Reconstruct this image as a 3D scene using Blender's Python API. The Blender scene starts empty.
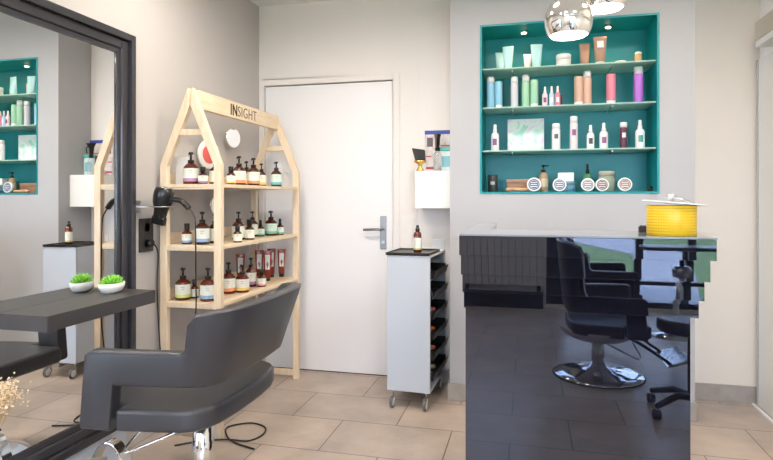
import bpy, bmesh, math, random
from mathutils import Vector, Matrix
random.seed(5)
S = bpy.context.scene
COL = S.collection
PI = math.pi

# ------------------------------------------------------------------ camera numbers
F, CX, HY, H = 573.0, 386.5, 198.0, 1.23
TH = math.radians(13.9); c_, s_ = math.cos(TH), math.sin(TH)
def ray(px, py):
    a = (px-CX)/F
    return a*c_-s_, a*s_+c_, -(py-HY)/F
def at_y(px, py, Y):
    r = ray(px, py); t = Y/r[1]; return Vector((r[0]*t, Y, H+r[2]*t))
def at_x(px, py, X):
    r = ray(px, py); t = X/r[0]; return Vector((X, r[1]*t, H+r[2]*t))

# ------------------------------------------------------------------ materials
MATS = {}
def mat(name, col, rough=.5, metal=0, ior=1.45, trans=0, emit=None, es=0, noise=0, nscale=8, bump=0, bscale=60, coat=0, alpha=1, spec=.5):
    if name in MATS: return MATS[name]
    m = bpy.data.materials.new(name); m.use_nodes = True
    nt = m.node_tree; b = nt.nodes['Principled BSDF']
    b.inputs['Base Color'].default_value = (*col, 1)
    b.inputs['Roughness'].default_value = rough
    b.inputs['Metallic'].default_value = metal
    b.inputs['IOR'].default_value = ior
    b.inputs['Transmission Weight'].default_value = trans
    b.inputs['Coat Weight'].default_value = coat
    b.inputs['Alpha'].default_value = alpha
    b.inputs['Specular IOR Level'].default_value = spec
    if emit:
        b.inputs['Emission Color'].default_value = (*emit, 1); b.inputs['Emission Strength'].default_value = es
    tc = nt.nodes.new('ShaderNodeTexCoord')
    if noise:
        n = nt.nodes.new('ShaderNodeTexNoise'); n.inputs['Scale'].default_value = nscale; n.inputs['Detail'].default_value = 4
        nt.links.new(tc.outputs['Object'], n.inputs['Vector'])
        r = nt.nodes.new('ShaderNodeMapRange'); r.inputs[1].default_value = .25; r.inputs[2].default_value = .75
        r.inputs[3].default_value = 1-noise; r.inputs[4].default_value = 1+noise
        nt.links.new(n.outputs['Fac'], r.inputs[0])
        x = nt.nodes.new('ShaderNodeVectorMath'); x.operation = 'SCALE'; x.inputs[0].default_value = col
        nt.links.new(r.outputs[0], x.inputs['Scale']); nt.links.new(x.outputs[0], b.inputs['Base Color'])
    if bump:
        n = nt.nodes.new('ShaderNodeTexNoise'); n.inputs['Scale'].default_value = bscale; n.inputs['Detail'].default_value = 3
        nt.links.new(tc.outputs['Object'], n.inputs['Vector'])
        bp = nt.nodes.new('ShaderNodeBump'); bp.inputs['Strength'].default_value = bump; bp.inputs['Distance'].default_value = .002
        nt.links.new(n.outputs['Fac'], bp.inputs['Height']); nt.links.new(bp.outputs[0], b.inputs['Normal'])
    MATS[name] = m
    return m

def floor_mat():
    m = mat('floor_tile', (.5, .4, .33), .32)
    nt = m.node_tree; b = nt.nodes['Principled BSDF']; L = nt.links.new
    tc = nt.nodes.new('ShaderNodeTexCoord')
    mp = nt.nodes.new('ShaderNodeMapping'); mp.inputs['Location'].default_value = (.09, -3.02+.392, 0)
    L(tc.outputs['Object'], mp.inputs['Vector'])
    br = nt.nodes.new('ShaderNodeTexBrick'); br.offset = .5
    for k, v in (('Scale', 1), ('Mortar Size', .0028), ('Mortar Smooth', .1), ('Bias', 0), ('Brick Width', .603), ('Row Height', .392)):
        br.inputs[k].default_value = v
    br.inputs['Color1'].default_value = (.46, .375, .305, 1); br.inputs['Color2'].default_value = (.40, .33, .272, 1)
    br.inputs['Mortar'].default_value = (.13, .10, .085, 1)
    L(mp.outputs[0], br.inputs['Vector'])
    n = nt.nodes.new('ShaderNodeTexNoise'); n.inputs['Scale'].default_value = 3.5; n.inputs['Detail'].default_value = 7; n.inputs['Roughness'].default_value = .62
    L(tc.outputs['Object'], n.inputs['Vector'])
    r = nt.nodes.new('ShaderNodeMapRange'); r.inputs[1].default_value = .3; r.inputs[2].default_value = .7; r.inputs[3].default_value = .80; r.inputs[4].default_value = 1.17
    L(n.outputs['Fac'], r.inputs[0])
    x = nt.nodes.new('ShaderNodeVectorMath'); x.operation = 'SCALE'
    L(br.outputs['Color'], x.inputs[0]); L(r.outputs[0], x.inputs['Scale']); L(x.outputs[0], b.inputs['Base Color'])
    bp = nt.nodes.new('ShaderNodeBump'); bp.inputs['Strength'].default_value = .4; bp.inputs['Distance'].default_value = .002; bp.invert = True
    L(br.outputs['Fac'], bp.inputs['Height']); L(bp.outputs[0], b.inputs['Normal'])
    return m
def wood_mat(name, c1, c2, vec=(1, 1, 14), rough=.5):
    m = mat(name, c1, rough); nt = m.node_tree; b = nt.nodes['Principled BSDF']; L = nt.links.new
    tc = nt.nodes.new('ShaderNodeTexCoord'); mp = nt.nodes.new('ShaderNodeMapping'); mp.inputs['Scale'].default_value = vec
    L(tc.outputs['Object'], mp.inputs['Vector'])
    n = nt.nodes.new('ShaderNodeTexNoise'); n.inputs['Scale'].default_value = 6; n.inputs['Detail'].default_value = 5
    L(mp.outputs[0], n.inputs['Vector'])
    cr = nt.nodes.new('ShaderNodeValToRGB'); cr.color_ramp.elements[0].position = .35; cr.color_ramp.elements[1].position = .68
    cr.color_ramp.elements[0].color = (*c1, 1); cr.color_ramp.elements[1].color = (*c2, 1)
    L(n.outputs['Fac'], cr.inputs[0]); L(cr.outputs[0], b.inputs['Base Color'])
    return m
def perf_mat():
    m = mat('perforated_yellow', (.9, .62, .02), .35); nt = m.node_tree; b = nt.nodes['Principled BSDF']; L = nt.links.new
    tc = nt.nodes.new('ShaderNodeTexCoord'); sp = nt.nodes.new('ShaderNodeSeparateXYZ'); L(tc.outputs['Object'], sp.inputs[0])
    def mm(op, a, bb=None):
        n = nt.nodes.new('ShaderNodeMath'); n.operation = op
        for i, v in enumerate((a, bb)):
            if v is None: continue
            if isinstance(v, (int, float)): n.inputs[i].default_value = v
            else: L(v, n.inputs[i])
        return n.outputs[0]
    ang = mm('ARCTAN2', sp.outputs[1], sp.outputs[0])
    u = mm('SUBTRACT', mm('FRACT', mm('MULTIPLY', ang, 56/(2*PI))), .5); v = mm('SUBTRACT', mm('FRACT', mm('MULTIPLY', sp.outputs[2], 105)), .5)
    d = mm('SQRT', mm('ADD', mm('MULTIPLY', u, u), mm('MULTIPLY', v, v)))
    t = mm('LESS_THAN', d, .24)
    mx = nt.nodes.new('ShaderNodeMix'); mx.data_type = 'RGBA'
    mx.inputs[6].default_value = (.80, .52, .02, 1); mx.inputs[7].default_value = (.25, .13, .01, 1)
    L(t, mx.inputs[0]); L(mx.outputs[2], b.inputs['Base Color'])
    return m
def marble_mat():
    m = mat('pastel_print', (.7, .8, .75), .6); nt = m.node_tree; b = nt.nodes['Principled BSDF']; L = nt.links.new
    tc = nt.nodes.new('ShaderNodeTexCoord'); n = nt.nodes.new('ShaderNodeTexNoise'); n.inputs['Scale'].default_value = 9; n.inputs['Distortion'].default_value = 1.2
    L(tc.outputs['Object'], n.inputs['Vector']); cr = nt.nodes.new('ShaderNodeValToRGB'); e = cr.color_ramp.elements
    e[0].position = .3; e[0].color = (.35, .68, .58, 1); e[1].position = .72; e[1].color = (.62, .52, .75, 1)
    k = e.new(.45); k.color = (.75, .85, .78, 1); k = e.new(.58); k.color = (.75, .68, .78, 1)
    L(n.outputs['Fac'], cr.inputs[0]); L(cr.outputs[0], b.inputs['Base Color'])
    return m

M_left = mat('wall_paint_taupe', (.50, .475, .455), .75, noise=.02, nscale=3)
M_white = mat('wall_paint_white', (.80, .765, .73), .7, noise=.015, nscale=3)
M_grey = mat('wall_paint_grey', (.43, .432, .445), .75, noise=.02, nscale=3)
M_cream = mat('wall_paint_cream', (.80, .745, .67), .7, noise=.015, nscale=3)
M_teal = mat('teal_paint', (.0, .25, .275), .4)
M_ceil = mat('ceiling_paint', (.85, .84, .82), .8)
M_floor = floor_mat()
M_base = mat('baseboard_tile', (.36, .33, .30), .45, noise=.15, nscale=14)
M_door = mat('door_white', (.83, .83, .84), .45)
M_gap = mat('door_gap_dark', (.02, .02, .02), .9)
M_frame = mat('charcoal_lacquer', (.036, .036, .043), .22, coat=.3)
M_mirror = mat('mirror_glass', (.93, .94, .94), .005, metal=1)
M_slab = mat('anthracite_laminate', (.050, .046, .047), .42, noise=.1, nscale=10, bump=.2, bscale=180)
M_leather = mat('charcoal_leather', (.040, .042, .050), .36, bump=.12, bscale=260, spec=.6)
M_leather2 = mat('black_leather', (.012, .012, .016), .3, bump=.1, bscale=260)
M_seatgrey = mat('grey_underseat', (.42, .38, .39), .4)
M_chrome = mat('chrome', (.86, .87, .88), .07, metal=1)
M_satin = mat('satin_steel', (.55, .55, .56), .3, metal=1)
M_black = mat('black_plastic', (.010, .010, .011), .28)
M_rubber = mat('black_rubber', (.02, .02, .02), .6)
M_wood = wood_mat('pale_pine', (.80, .66, .48), (.74, .57, .38), (10, 10, 1.4))
M_woody = wood_mat('pale_pine_long', (.80, .66, .48), (.74, .57, .38), (10, 1.4, 10))
M_wood2 = wood_mat('brown_wood', (.35, .19, .11), (.22, .11, .06), (2, 12, 12))
M_desk = mat('black_gloss_glass', (.006, .0065, .012), .015, ior=1.9)
M_desk.node_tree.nodes['Principled BSDF'].inputs['Specular Tint'].default_value = (.80, .87, 1, 1)
M_desktop = mat('dark_top_painted_reflection', (.20, .22, .26), .08, ior=1.7)  # base lightened to paint in the wall's pale reflection on the dark top
M_glass = mat('frosted_glass_shelf', (.60, .86, .78), .3, trans=.45, ior=1.3)
M_clear = mat('clear_plastic', (.9, .93, .93), .08, trans=.85, ior=1.2)
M_wglass = mat('window_glass', (1, 1, 1), 0, trans=1, ior=1.01, spec=.3)
M_amber = mat('amber_bottle', (.055, .013, .005), .12, coat=.4)
M_amberred = mat('amber_red_bottle', (.12, .016, .008), .12, coat=.4)
M_label = mat('cream_label', (.78, .80, .70), .6)
M_print = mat('label_print_grey', (.25, .25, .24), .7)
M_whitep = mat('white_plastic', (.82, .82, .82), .35)
M_box = mat('white_cabinet', (.80, .80, .77), .4)
M_trolley = mat('trolley_panel', (.50, .545, .60), .35)
M_ceramic = mat('white_ceramic', (.80, .82, .82), .3)
M_leaf = mat('succulent_green', (.22, .55, .06), .45, noise=.25, nscale=30)
M_yellow = perf_mat()
M_gold = mat('gold_metal', (.85, .52, .16), .25, metal=1)
M_emitw = mat('lamp_diffuser', (1, 1, 1), .5, emit=(1, .96, .92), es=7)
M_emitd = mat('downlight_lens', (1, 1, 1), .5, emit=(1, .85, .66), es=25)
M_emitn = mat('puck_lens', (1, 1, 1), .5, emit=(1, .55, .22), es=8)
M_grass = mat('grass', (.17, .24, .07), .9, noise=.5, nscale=5)
M_path = mat('outdoor_concrete', (.45, .42, .40), .8, noise=.1)
M_rad = mat('radiator_enamel', (.60, .58, .56), .45)
M_dried = mat('dried_flower', (.78, .62, .42), .8, noise=.2, nscale=40)
M_stem = mat('dried_stem', (.45, .33, .16), .8)
M_bag = mat('dark_wall_plate', (.035, .033, .035), .4)
M_art = marble_mat()
def cm(name, col, rough=.35, **k): return mat(name, col, rough, **k)

# ------------------------------------------------------------------ mesh builder
class MB:
    def __init__(s): s.v = []; s.f = []; s.sm = []; s.mi = []; s.m = 0; s.T = Matrix.Identity(4)
    def add(s, vs, fs, smooth=False):
        o = len(s.v)
        s.v += [tuple(s.T @ Vector(p)) for p in vs]
        s.f += [tuple(i+o for i in f) for f in fs]; s.sm += [smooth]*len(fs); s.mi += [s.m]*len(fs)
        return s
    def box(s, x0, x1, y0, y1, z0, z1):
        v = [(x, y, z) for z in (z0, z1) for y in (y0, y1) for x in (x0, x1)]
        return s.add(v, [(0, 2, 3, 1), (4, 5, 7, 6), (0, 1, 5, 4), (2, 6, 7, 3), (0, 4, 6, 2), (1, 3, 7, 5)])
    def prism(s, pts, z0, z1, smooth=False):
        n = len(pts); v = [(x, y, z0) for x, y in pts]+[(x, y, z1) for x, y in pts]
        s.add(v, [tuple(range(n-1, -1, -1)), tuple(range(n, 2*n))])
        return s.add(v, [(i, (i+1) % n, n+(i+1) % n, n+i) for i in range(n)], smooth)
    def lathe(s, prof, n=24, sx=1, sy=1, caps=True):
        # prof: list of (r, z) bottom to top
        v = []; f = []
        for r, z in prof:
            for i in range(n):
                a = 2*PI*i/n; v.append((r*math.cos(a)*sx, r*math.sin(a)*sy, z))
        for k in range(len(prof)-1):
            for i in range(n):
                j = (i+1) % n; f.append((k*n+i, k*n+j, (k+1)*n+j, (k+1)*n+i))
        s.add(v, f, True)
        if caps:
            if prof[0][0] > 1e-4: s.add(v[:n], [tuple(range(n-1, -1, -1))])
            if prof[-1][0] > 1e-4: s.add(v[-n:], [tuple(range(n))])
        return s
    def tube(s, pts, r, n=8, closed=False, caps=True, flat=1.0):
        P = [Vector(p) for p in pts]; N = len(P); v = []; f = []
        rr = r if isinstance(r, (list, tuple)) else [r]*N
        t0 = (P[1]-P[0]).normalized(); up = Vector((0, 0, 1))
        if abs(t0.dot(up)) > .9: up = Vector((1, 0, 0))
        nx = t0.cross(up).normalized()
        for k in range(N):
            if closed: t = (P[(k+1) % N]-P[k-1]).normalized()
            elif k == 0: t = t0
            elif k == N-1: t = (P[k]-P[k-1]).normalized()
            else: t = ((P[k+1]-P[k]).normalized()+(P[k]-P[k-1]).normalized()).normalized()
            nx = (nx-t*nx.dot(t)).normalized(); ny = t.cross(nx)
            for i in range(n):
                a = 2*PI*i/n; v.append(tuple(P[k]+nx*math.cos(a)*rr[k]+ny*math.sin(a)*rr[k]*flat))
        R = N if closed else N-1
        for k in range(R):
            k2 = (k+1) % N
            for i in range(n):
                j = (i+1) % n; f.append((k*n+i, k*n+j, k2*n+j, k2*n+i))
        s.add(v, f, True)
        if caps and not closed: s.add(v[:n], [tuple(range(n-1, -1, -1))]); s.add(v[-n:], [tuple(range(n))])
        return s
    def build(s, name, m, parent=None, bevel=0, seg=2, kind=None):
        me = bpy.data.meshes.new(name); me.from_pydata(s.v, [], s.f); me.validate()
        bm = bmesh.new(); bm.from_mesh(me)
        if len(bm.faces) == len(s.f):
            for i, fc in enumerate(bm.faces): fc.smooth = s.sm[i]; fc.material_index = s.mi[i]
        bmesh.ops.remove_doubles(bm, verts=bm.verts, dist=1e-5)
        bmesh.ops.recalc_face_normals(bm, faces=bm.faces)
        bm.to_mesh(me); bm.free()
        for x in (m if isinstance(m, (list, tuple)) else [m]): me.materials.append(x)
        o = bpy.data.objects.new(name, me); COL.objects.link(o)
        if parent: o.parent = parent
        if bevel:
            b = o.modifiers.new('bevel', 'BEVEL'); b.width = bevel; b.segments = seg; b.limit_method = 'ANGLE'; b.angle_limit = math.radians(35)
        if kind: o['kind'] = kind
        return o
def thing(name, label, cat, loc=(0, 0, 0), rz=0, group=None):
    o = bpy.data.objects.new(name, None); COL.objects.link(o); o.location = loc; o.rotation_euler = (0, 0, rz); o.empty_display_size = .05
    o['label'] = label; o['category'] = cat
    if group: o['group'] = group
    return o
def tag(o, label, cat, group=None, loc=None, rz=0):
    o['label'] = label; o['category'] = cat
    if group: o['group'] = group
    if loc is not None: o.location = loc; o.rotation_euler = (0, 0, rz)
    return o
def copy_tree(o, parent=None):
    n = o.copy(); COL.objects.link(n)
    if parent: n.parent = parent
    for ch in list(o.children): copy_tree(ch, n)
    return n
def struct(name, mb, m, parent=None, bevel=0):
    return mb.build(name, m, parent, bevel, kind='structure')
def box(*a): return MB().box(*a)
def spline(pts, n=8, closed=False):
    P = [Vector(p) for p in pts]; out = []; N = len(P)
    for i in range(N if closed else N-1):
        if closed: p0, p1, p2, p3 = P[i-1], P[i], P[(i+1) % N], P[(i+2) % N]
        else: p0, p1, p2, p3 = P[max(i-1, 0)], P[i], P[i+1], P[min(i+2, N-1)]
        for k in range(n):
            t = k/n; out.append(.5*((2*p1)+(-p0+p2)*t+(2*p0-5*p1+4*p2-p3)*t*t+(-p0+3*p1-3*p2+p3)*t**3))
    if not closed: out.append(P[-1])
    return out

# ------------------------------------------------------------------ room
XL, XR, YB, YF, ZC = -1.9, 1.34, 3.85, -2.35, 2.62
XW, YW = 2.7, 1.2           # the room widens behind the camera
NX0, NX1, NY = -.463, .893, 3.48
struct('floor', box(XL-.1, XW+.1, YF-.15, YB+.1, -.1, 0), M_floor)
struct('ceiling', box(XL-.1, XW+.1, YF-.15, YB+.1, ZC, ZC+.12), M_ceil)
struct('wall_left', box(XL-.1, XL, YF-.15, YB+.1, 0, ZC), M_left)
DX0, DX1, DT = -1.855, -.905, 2.035
# back wall with the door opening; the piece right of the door shares the plane
w = MB().box(XL, DX0-.02, YB-.03, YB+.1, 0, ZC).box(DX0-.02, DX1+.02, YB-.03, YB+.1, DT+.02, ZC).box(DX1+.02, NX0+.02, YB-.03, YB+.1, 0, ZC)
struct('wall_back', w, M_white)
struct('wall_back', box(NX1-.02, XR+.1, YB, YB+.1, 0, ZC), M_cream)
nz0, nz1, nx0, nx1 = 1.255, 2.268, -.283, .712
ND = .29
w = MB().box(NX0, nx0, NY, YB-.031, 0, ZC).box(nx1, NX1, NY, YB-.031, 0, ZC).box(nx0, nx1, NY, YB-.031, 0, nz0).box(nx0, nx1, NY, YB-.031, nz1, ZC).box(nx0, nx1, NY+ND+.012, YB-.031, nz0, nz1)
struct('wall_center', w, M_grey)
t_ = .012
w = MB().box(nx0, nx0+t_, NY-.004, NY+ND, nz0, nz1).box(nx1-t_, nx1, NY-.004, NY+ND, nz0, nz1).box(nx0+t_, nx1-t_, NY-.004, NY+ND, nz0, nz0+t_).box(nx0+t_, nx1-t_, NY-.004, NY+ND, nz1-t_, nz1).box(nx0, nx1, NY+ND, NY+ND+.011, nz0, nz1)
struct('trim_1', w, M_teal)
struct('wall_right', box(XR, XR+.1, YW, YB, 0, ZC), M_cream)
struct('wall_right', box(XR+.1, XW+.1, YW, YW+.1, 0, ZC), M_cream)
struct('wall_right', box(XW, XW+.1, YF-.15, YW, 0, ZC), M_cream)
# front wall behind the camera with the glazed opening and a second one added for light
WX0, WX1, WZ1 = .19, 2.45, 2.25
SX0, SX1, SZ0 = -1.5, .12, 1.02
w = MB().box(XL, SX0, YF-.15, YF, 0, ZC).box(SX0, SX1, YF-.15, YF, 0, SZ0).box(SX0, SX1, YF-.15, YF, WZ1, ZC).box(SX1, WX0, YF-.15, YF, 0, ZC).box(WX0, WX1, YF-.15, YF, WZ1, ZC).box(WX0, WX1, YF-.15, YF, 0, .04).box(WX1, XW, YF-.15, YF, 0, ZC)
struct('wall_front', w, M_cream)
M_wf = mat('window_frame_dark', (.02, .022, .026), .35)
def window(name, x0, x1, z0, z1, mull, rails):
    w = MB().box(x0, x0+.05, YF-.1, YF-.04, z0, z1).box(x1-.05, x1, YF-.1, YF-.04, z0, z1).box(x0+.05, x1-.05, YF-.1, YF-.04, z0, z0+.06).box(x0+.05, x1-.05, YF-.1, YF-.04, z1-.05, z1)
    if x0 > 0: w.box(x0+.05, x0+.22, YF-.1, YF-.04, z0+.06, z1-.05)
    for m in mull: w.box(m-.035, m+.035, YF-.1, YF-.04, z0+.06, z1-.05)
    o = struct(name, w, M_wf)
    xs = [x0+(.22 if x0 > 0 else .05)]+[v for m in mull for v in (m-.035, m+.035)]+[x1-.05]
    for i in range(0, len(xs), 2):
        for a, b in zip([z0+.06]+[r+.02 for r in rails], [r-.02 for r in rails]+[z1-.05]):
            struct('window_pane', box(xs[i], xs[i+1], YF-.072, YF-.066, a, b), M_wglass, o)
        for r in rails: struct('window_rail', box(xs[i], xs[i+1], YF-.095, YF-.045, r-.02, r+.02), M_wf, o)
    return o
window('window_1', WX0, WX1, .04, WZ1, (1.12, 1.62), (.32,))
window('window_added_for_light', SX0, SX1, SZ0, WZ1, (-.7,), ())  # unseen extra window above the radiator, added to let in more daylight
# outside
tag(box(-12, 16, -26, YF-.2, -.16, -.06).build('lawn', M_grass), 'green grass lawn outside the window, mirrored in the black desk', 'lawn')['kind'] = 'stuff'
p = MB().prism([(1.2, -2.6), (1.85, -2.6), (3.5, -10), (3.0, -16), (.5, -16), (2.3, -10)], -.06, -.04)
struct('trim_2', p, M_path)
# door
d = struct('door_1', box(DX0, DX1, YB-.015, YB+.03, .008, DT), M_door)
struct('door_gap', MB().box(DX0-.02, DX0-.002, YB, YB+.05, 0, DT+.02).box(DX1+.001, DX1+.02, YB, YB+.05, 0, DT+.02).box(DX0, DX1, YB, YB+.05, DT+.001, DT+.02).box(DX0, DX1, YB-.01, YB+.05, 0, .007), M_gap, d)
fr = MB().box(DX0-.042, DX0-.006, YB-.038, YB-.002, 0, DT+.05).box(DX1+.006, DX1+.055, YB-.038, YB-.002, 0, DT+.05).box(DX0-.006, DX1+.006, YB-.038, YB-.002, DT+.006, DT+.05)
struct('door_frame', fr, M_white, d, bevel=.003)
hp = at_y(383, 232, YB-.03)
pl = MB().box(hp.x-.022, hp.x+.022, YB-.023, YB-.015, hp.z-.12, hp.z+.11)
M_nickel = mat('brushed_nickel', (.30, .30, .30), .35, metal=.8)
hd = pl.build('door_handle', M_nickel, d, .005)
MB().tube([(hp.x, YB-.02, hp.z+.02), (hp.x, YB-.06, hp.z+.02), (hp.x-.02, YB-.068, hp.z+.02), (hp.x-.13, YB-.068, hp.z+.016)], .009, 10).build('lever', M_nickel, hd)
MB().tube([(hp.x, YB-.022, hp.z-.07), (hp.x, YB-.03, hp.z-.07)], .011, 12).build('key_cylinder', M_satin, hd)
# pipe casing beside the wall box
struct('trim_3', box(-.722, NX0, YB-.05, YB-.028, 0, ZC), M_white, bevel=.002)
# baseboards
struct('baseboard_right', MB().box(NX1, XR, YB-.012, YB, 0, .105).box(XR-.012, XR, YB-.075, YB-.012, 0, .105), M_base, bevel=.002)
struct('baseboard_center', MB().box(NX0-.012, NX1+.0, NY-.012, NY, 0, .105).box(NX0-.012, NX0, NY, YB-.05, 0, .105).box(NX1, NX1+.012, NY-.012, YB-.012, 0, .105), M_base, bevel=.002)
struct('baseboard_back', box(-.85, NX0-.012, YB-.062, YB-.05, 0, .085), M_base)
# sliding door and its track on the right wall
YS = 3.78
sd = struct('door_2', box(XR-.03, XR-.002, 1.6, YS, .012, 2.04), mat('sliding_door_cream', (.68, .64, .57), .45))
struct('door_edge', box(XR-.034, XR-.001, YS+.001, YS+.022, .012, 2.04), mat('door_edge_alu', (.42, .41, .38), .4), sd)
struct('door_pelmet', box(XR-.09, XR-.001, 1.6, 3.665, 2.118, 2.225), mat('pelmet_beige', (.50, .45, .36), .6), sd, bevel=.002)
struct('door_rail', box(XR-.088, XR-.001, 1.6, 3.66, 2.082, 2.117), mat('pelmet_white', (.72, .71, .68), .5), sd, bevel=.002)
struct('door_track', box(XR-.05, XR-.036, 1.6, YB-.02, 0, .012), M_whitep, sd)

# ------------------------------------------------------------------ standing mirror on left wall
mt = thing('wall_mirror', 'very large wall mirror in a stepped charcoal frame on the left wall', 'mirror', (XL, 1.2, 0))
my0, my1, mz0, mz1 = -1.15, 1.225, .0, 0
yA, yB = -1.3, 2.425-1.2   # frame outer extents along Y (local)
zA, zB = .15, 2.02
def frame_ring(o, i, x0, x1):
    """rectangular ring from outset o to inset i (distance from outer edge), x0..x1 off the wall"""
    m = MB()
    m.box(x0, x1, yA+o, yA+i, zA+o, zB-o).box(x0, x1, yB-i, yB-o, zA+o, zB-o)
    m.box(x0, x1, yA+i, yB-i, zA+o, zA+i).box(x0, x1, yA+i, yB-i, zB-i, zB-o)
    return m
box(.001, .006, yA+.1, yB-.1, zA+.1, zB-.1).build('mirror_pane', M_mirror, mt)
frame_ring(0, .034, .001, .042).build('outer_frame', M_frame, mt, .006, 3)
frame_ring(.034, .078, .001, .024).build('middle_frame', M_frame, mt, .008, 3)
frame_ring(.078, .103, .001, .014).build('inner_frame', M_frame, mt, .003)
# plinth below the mirror
struct('trim_4', box(XL, XL+.02, YF, 2.38, 0, .148), M_trolley, bevel=.002)

# ------------------------------------------------------------------ styling shelf
sh = box(XL+.047, -1.665, 1.70, 2.30, .748, .805).build('styling_shelf', M_slab, None, .003)
# the shelf is one slab whose back is notched around the frame
sh.data.clear_geometry()
q = MB().prism([(XL+.008, 1.70), (-1.672, 1.70), (-1.672, 2.315), (XL+.008, 2.315)], .748, .805)
sh.data.from_pydata(q.v, [], q.f); sh.data.update()
tag(sh, 'anthracite floating styling shelf fixed across the big mirror', 'shelf')

def succulent():
    t = thing('potted_succulent', 'small green succulent in a white oval bowl on the styling shelf', 'plant', (-1.815, 2.20, .8055), math.radians(84))
    MB().lathe([(.035, 0), (.052, .007), (.064, .024), (.067, .044), (.061, .044), (.057, .034), (.0, .034)], 32, 1, .62).build('bowl', M_ceramic, t)
    g = MB()
    rnd = random.Random(3)
    for k in range(46):
        a = k*2.39996; r = .004+.024*math.sqrt(k/46); e = 1.25-.95*(k/46)
        L = .036+.005*rnd.random()
        d = Vector((math.cos(a)*math.cos(e), math.sin(a)*math.cos(e)*.8, math.sin(e)))
        b = Vector((math.cos(a)*r*1.1, math.sin(a)*r*.65, .034+.012*(1-k/46)))
        g.tube([b, b+d*L*.45, b+d*L*.8, b+d*L], [.0038, .0068, .0045, .0006], 6, flat=.55)
    g.build('leaves', M_leaf, t)
    MB().lathe([(0, .0345), (.056, .0355)], 24, 1, .62, False).build('gravel', mat('gravel', (.55, .50, .42), .9, noise=.3, nscale=200), t)
succulent()

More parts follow.
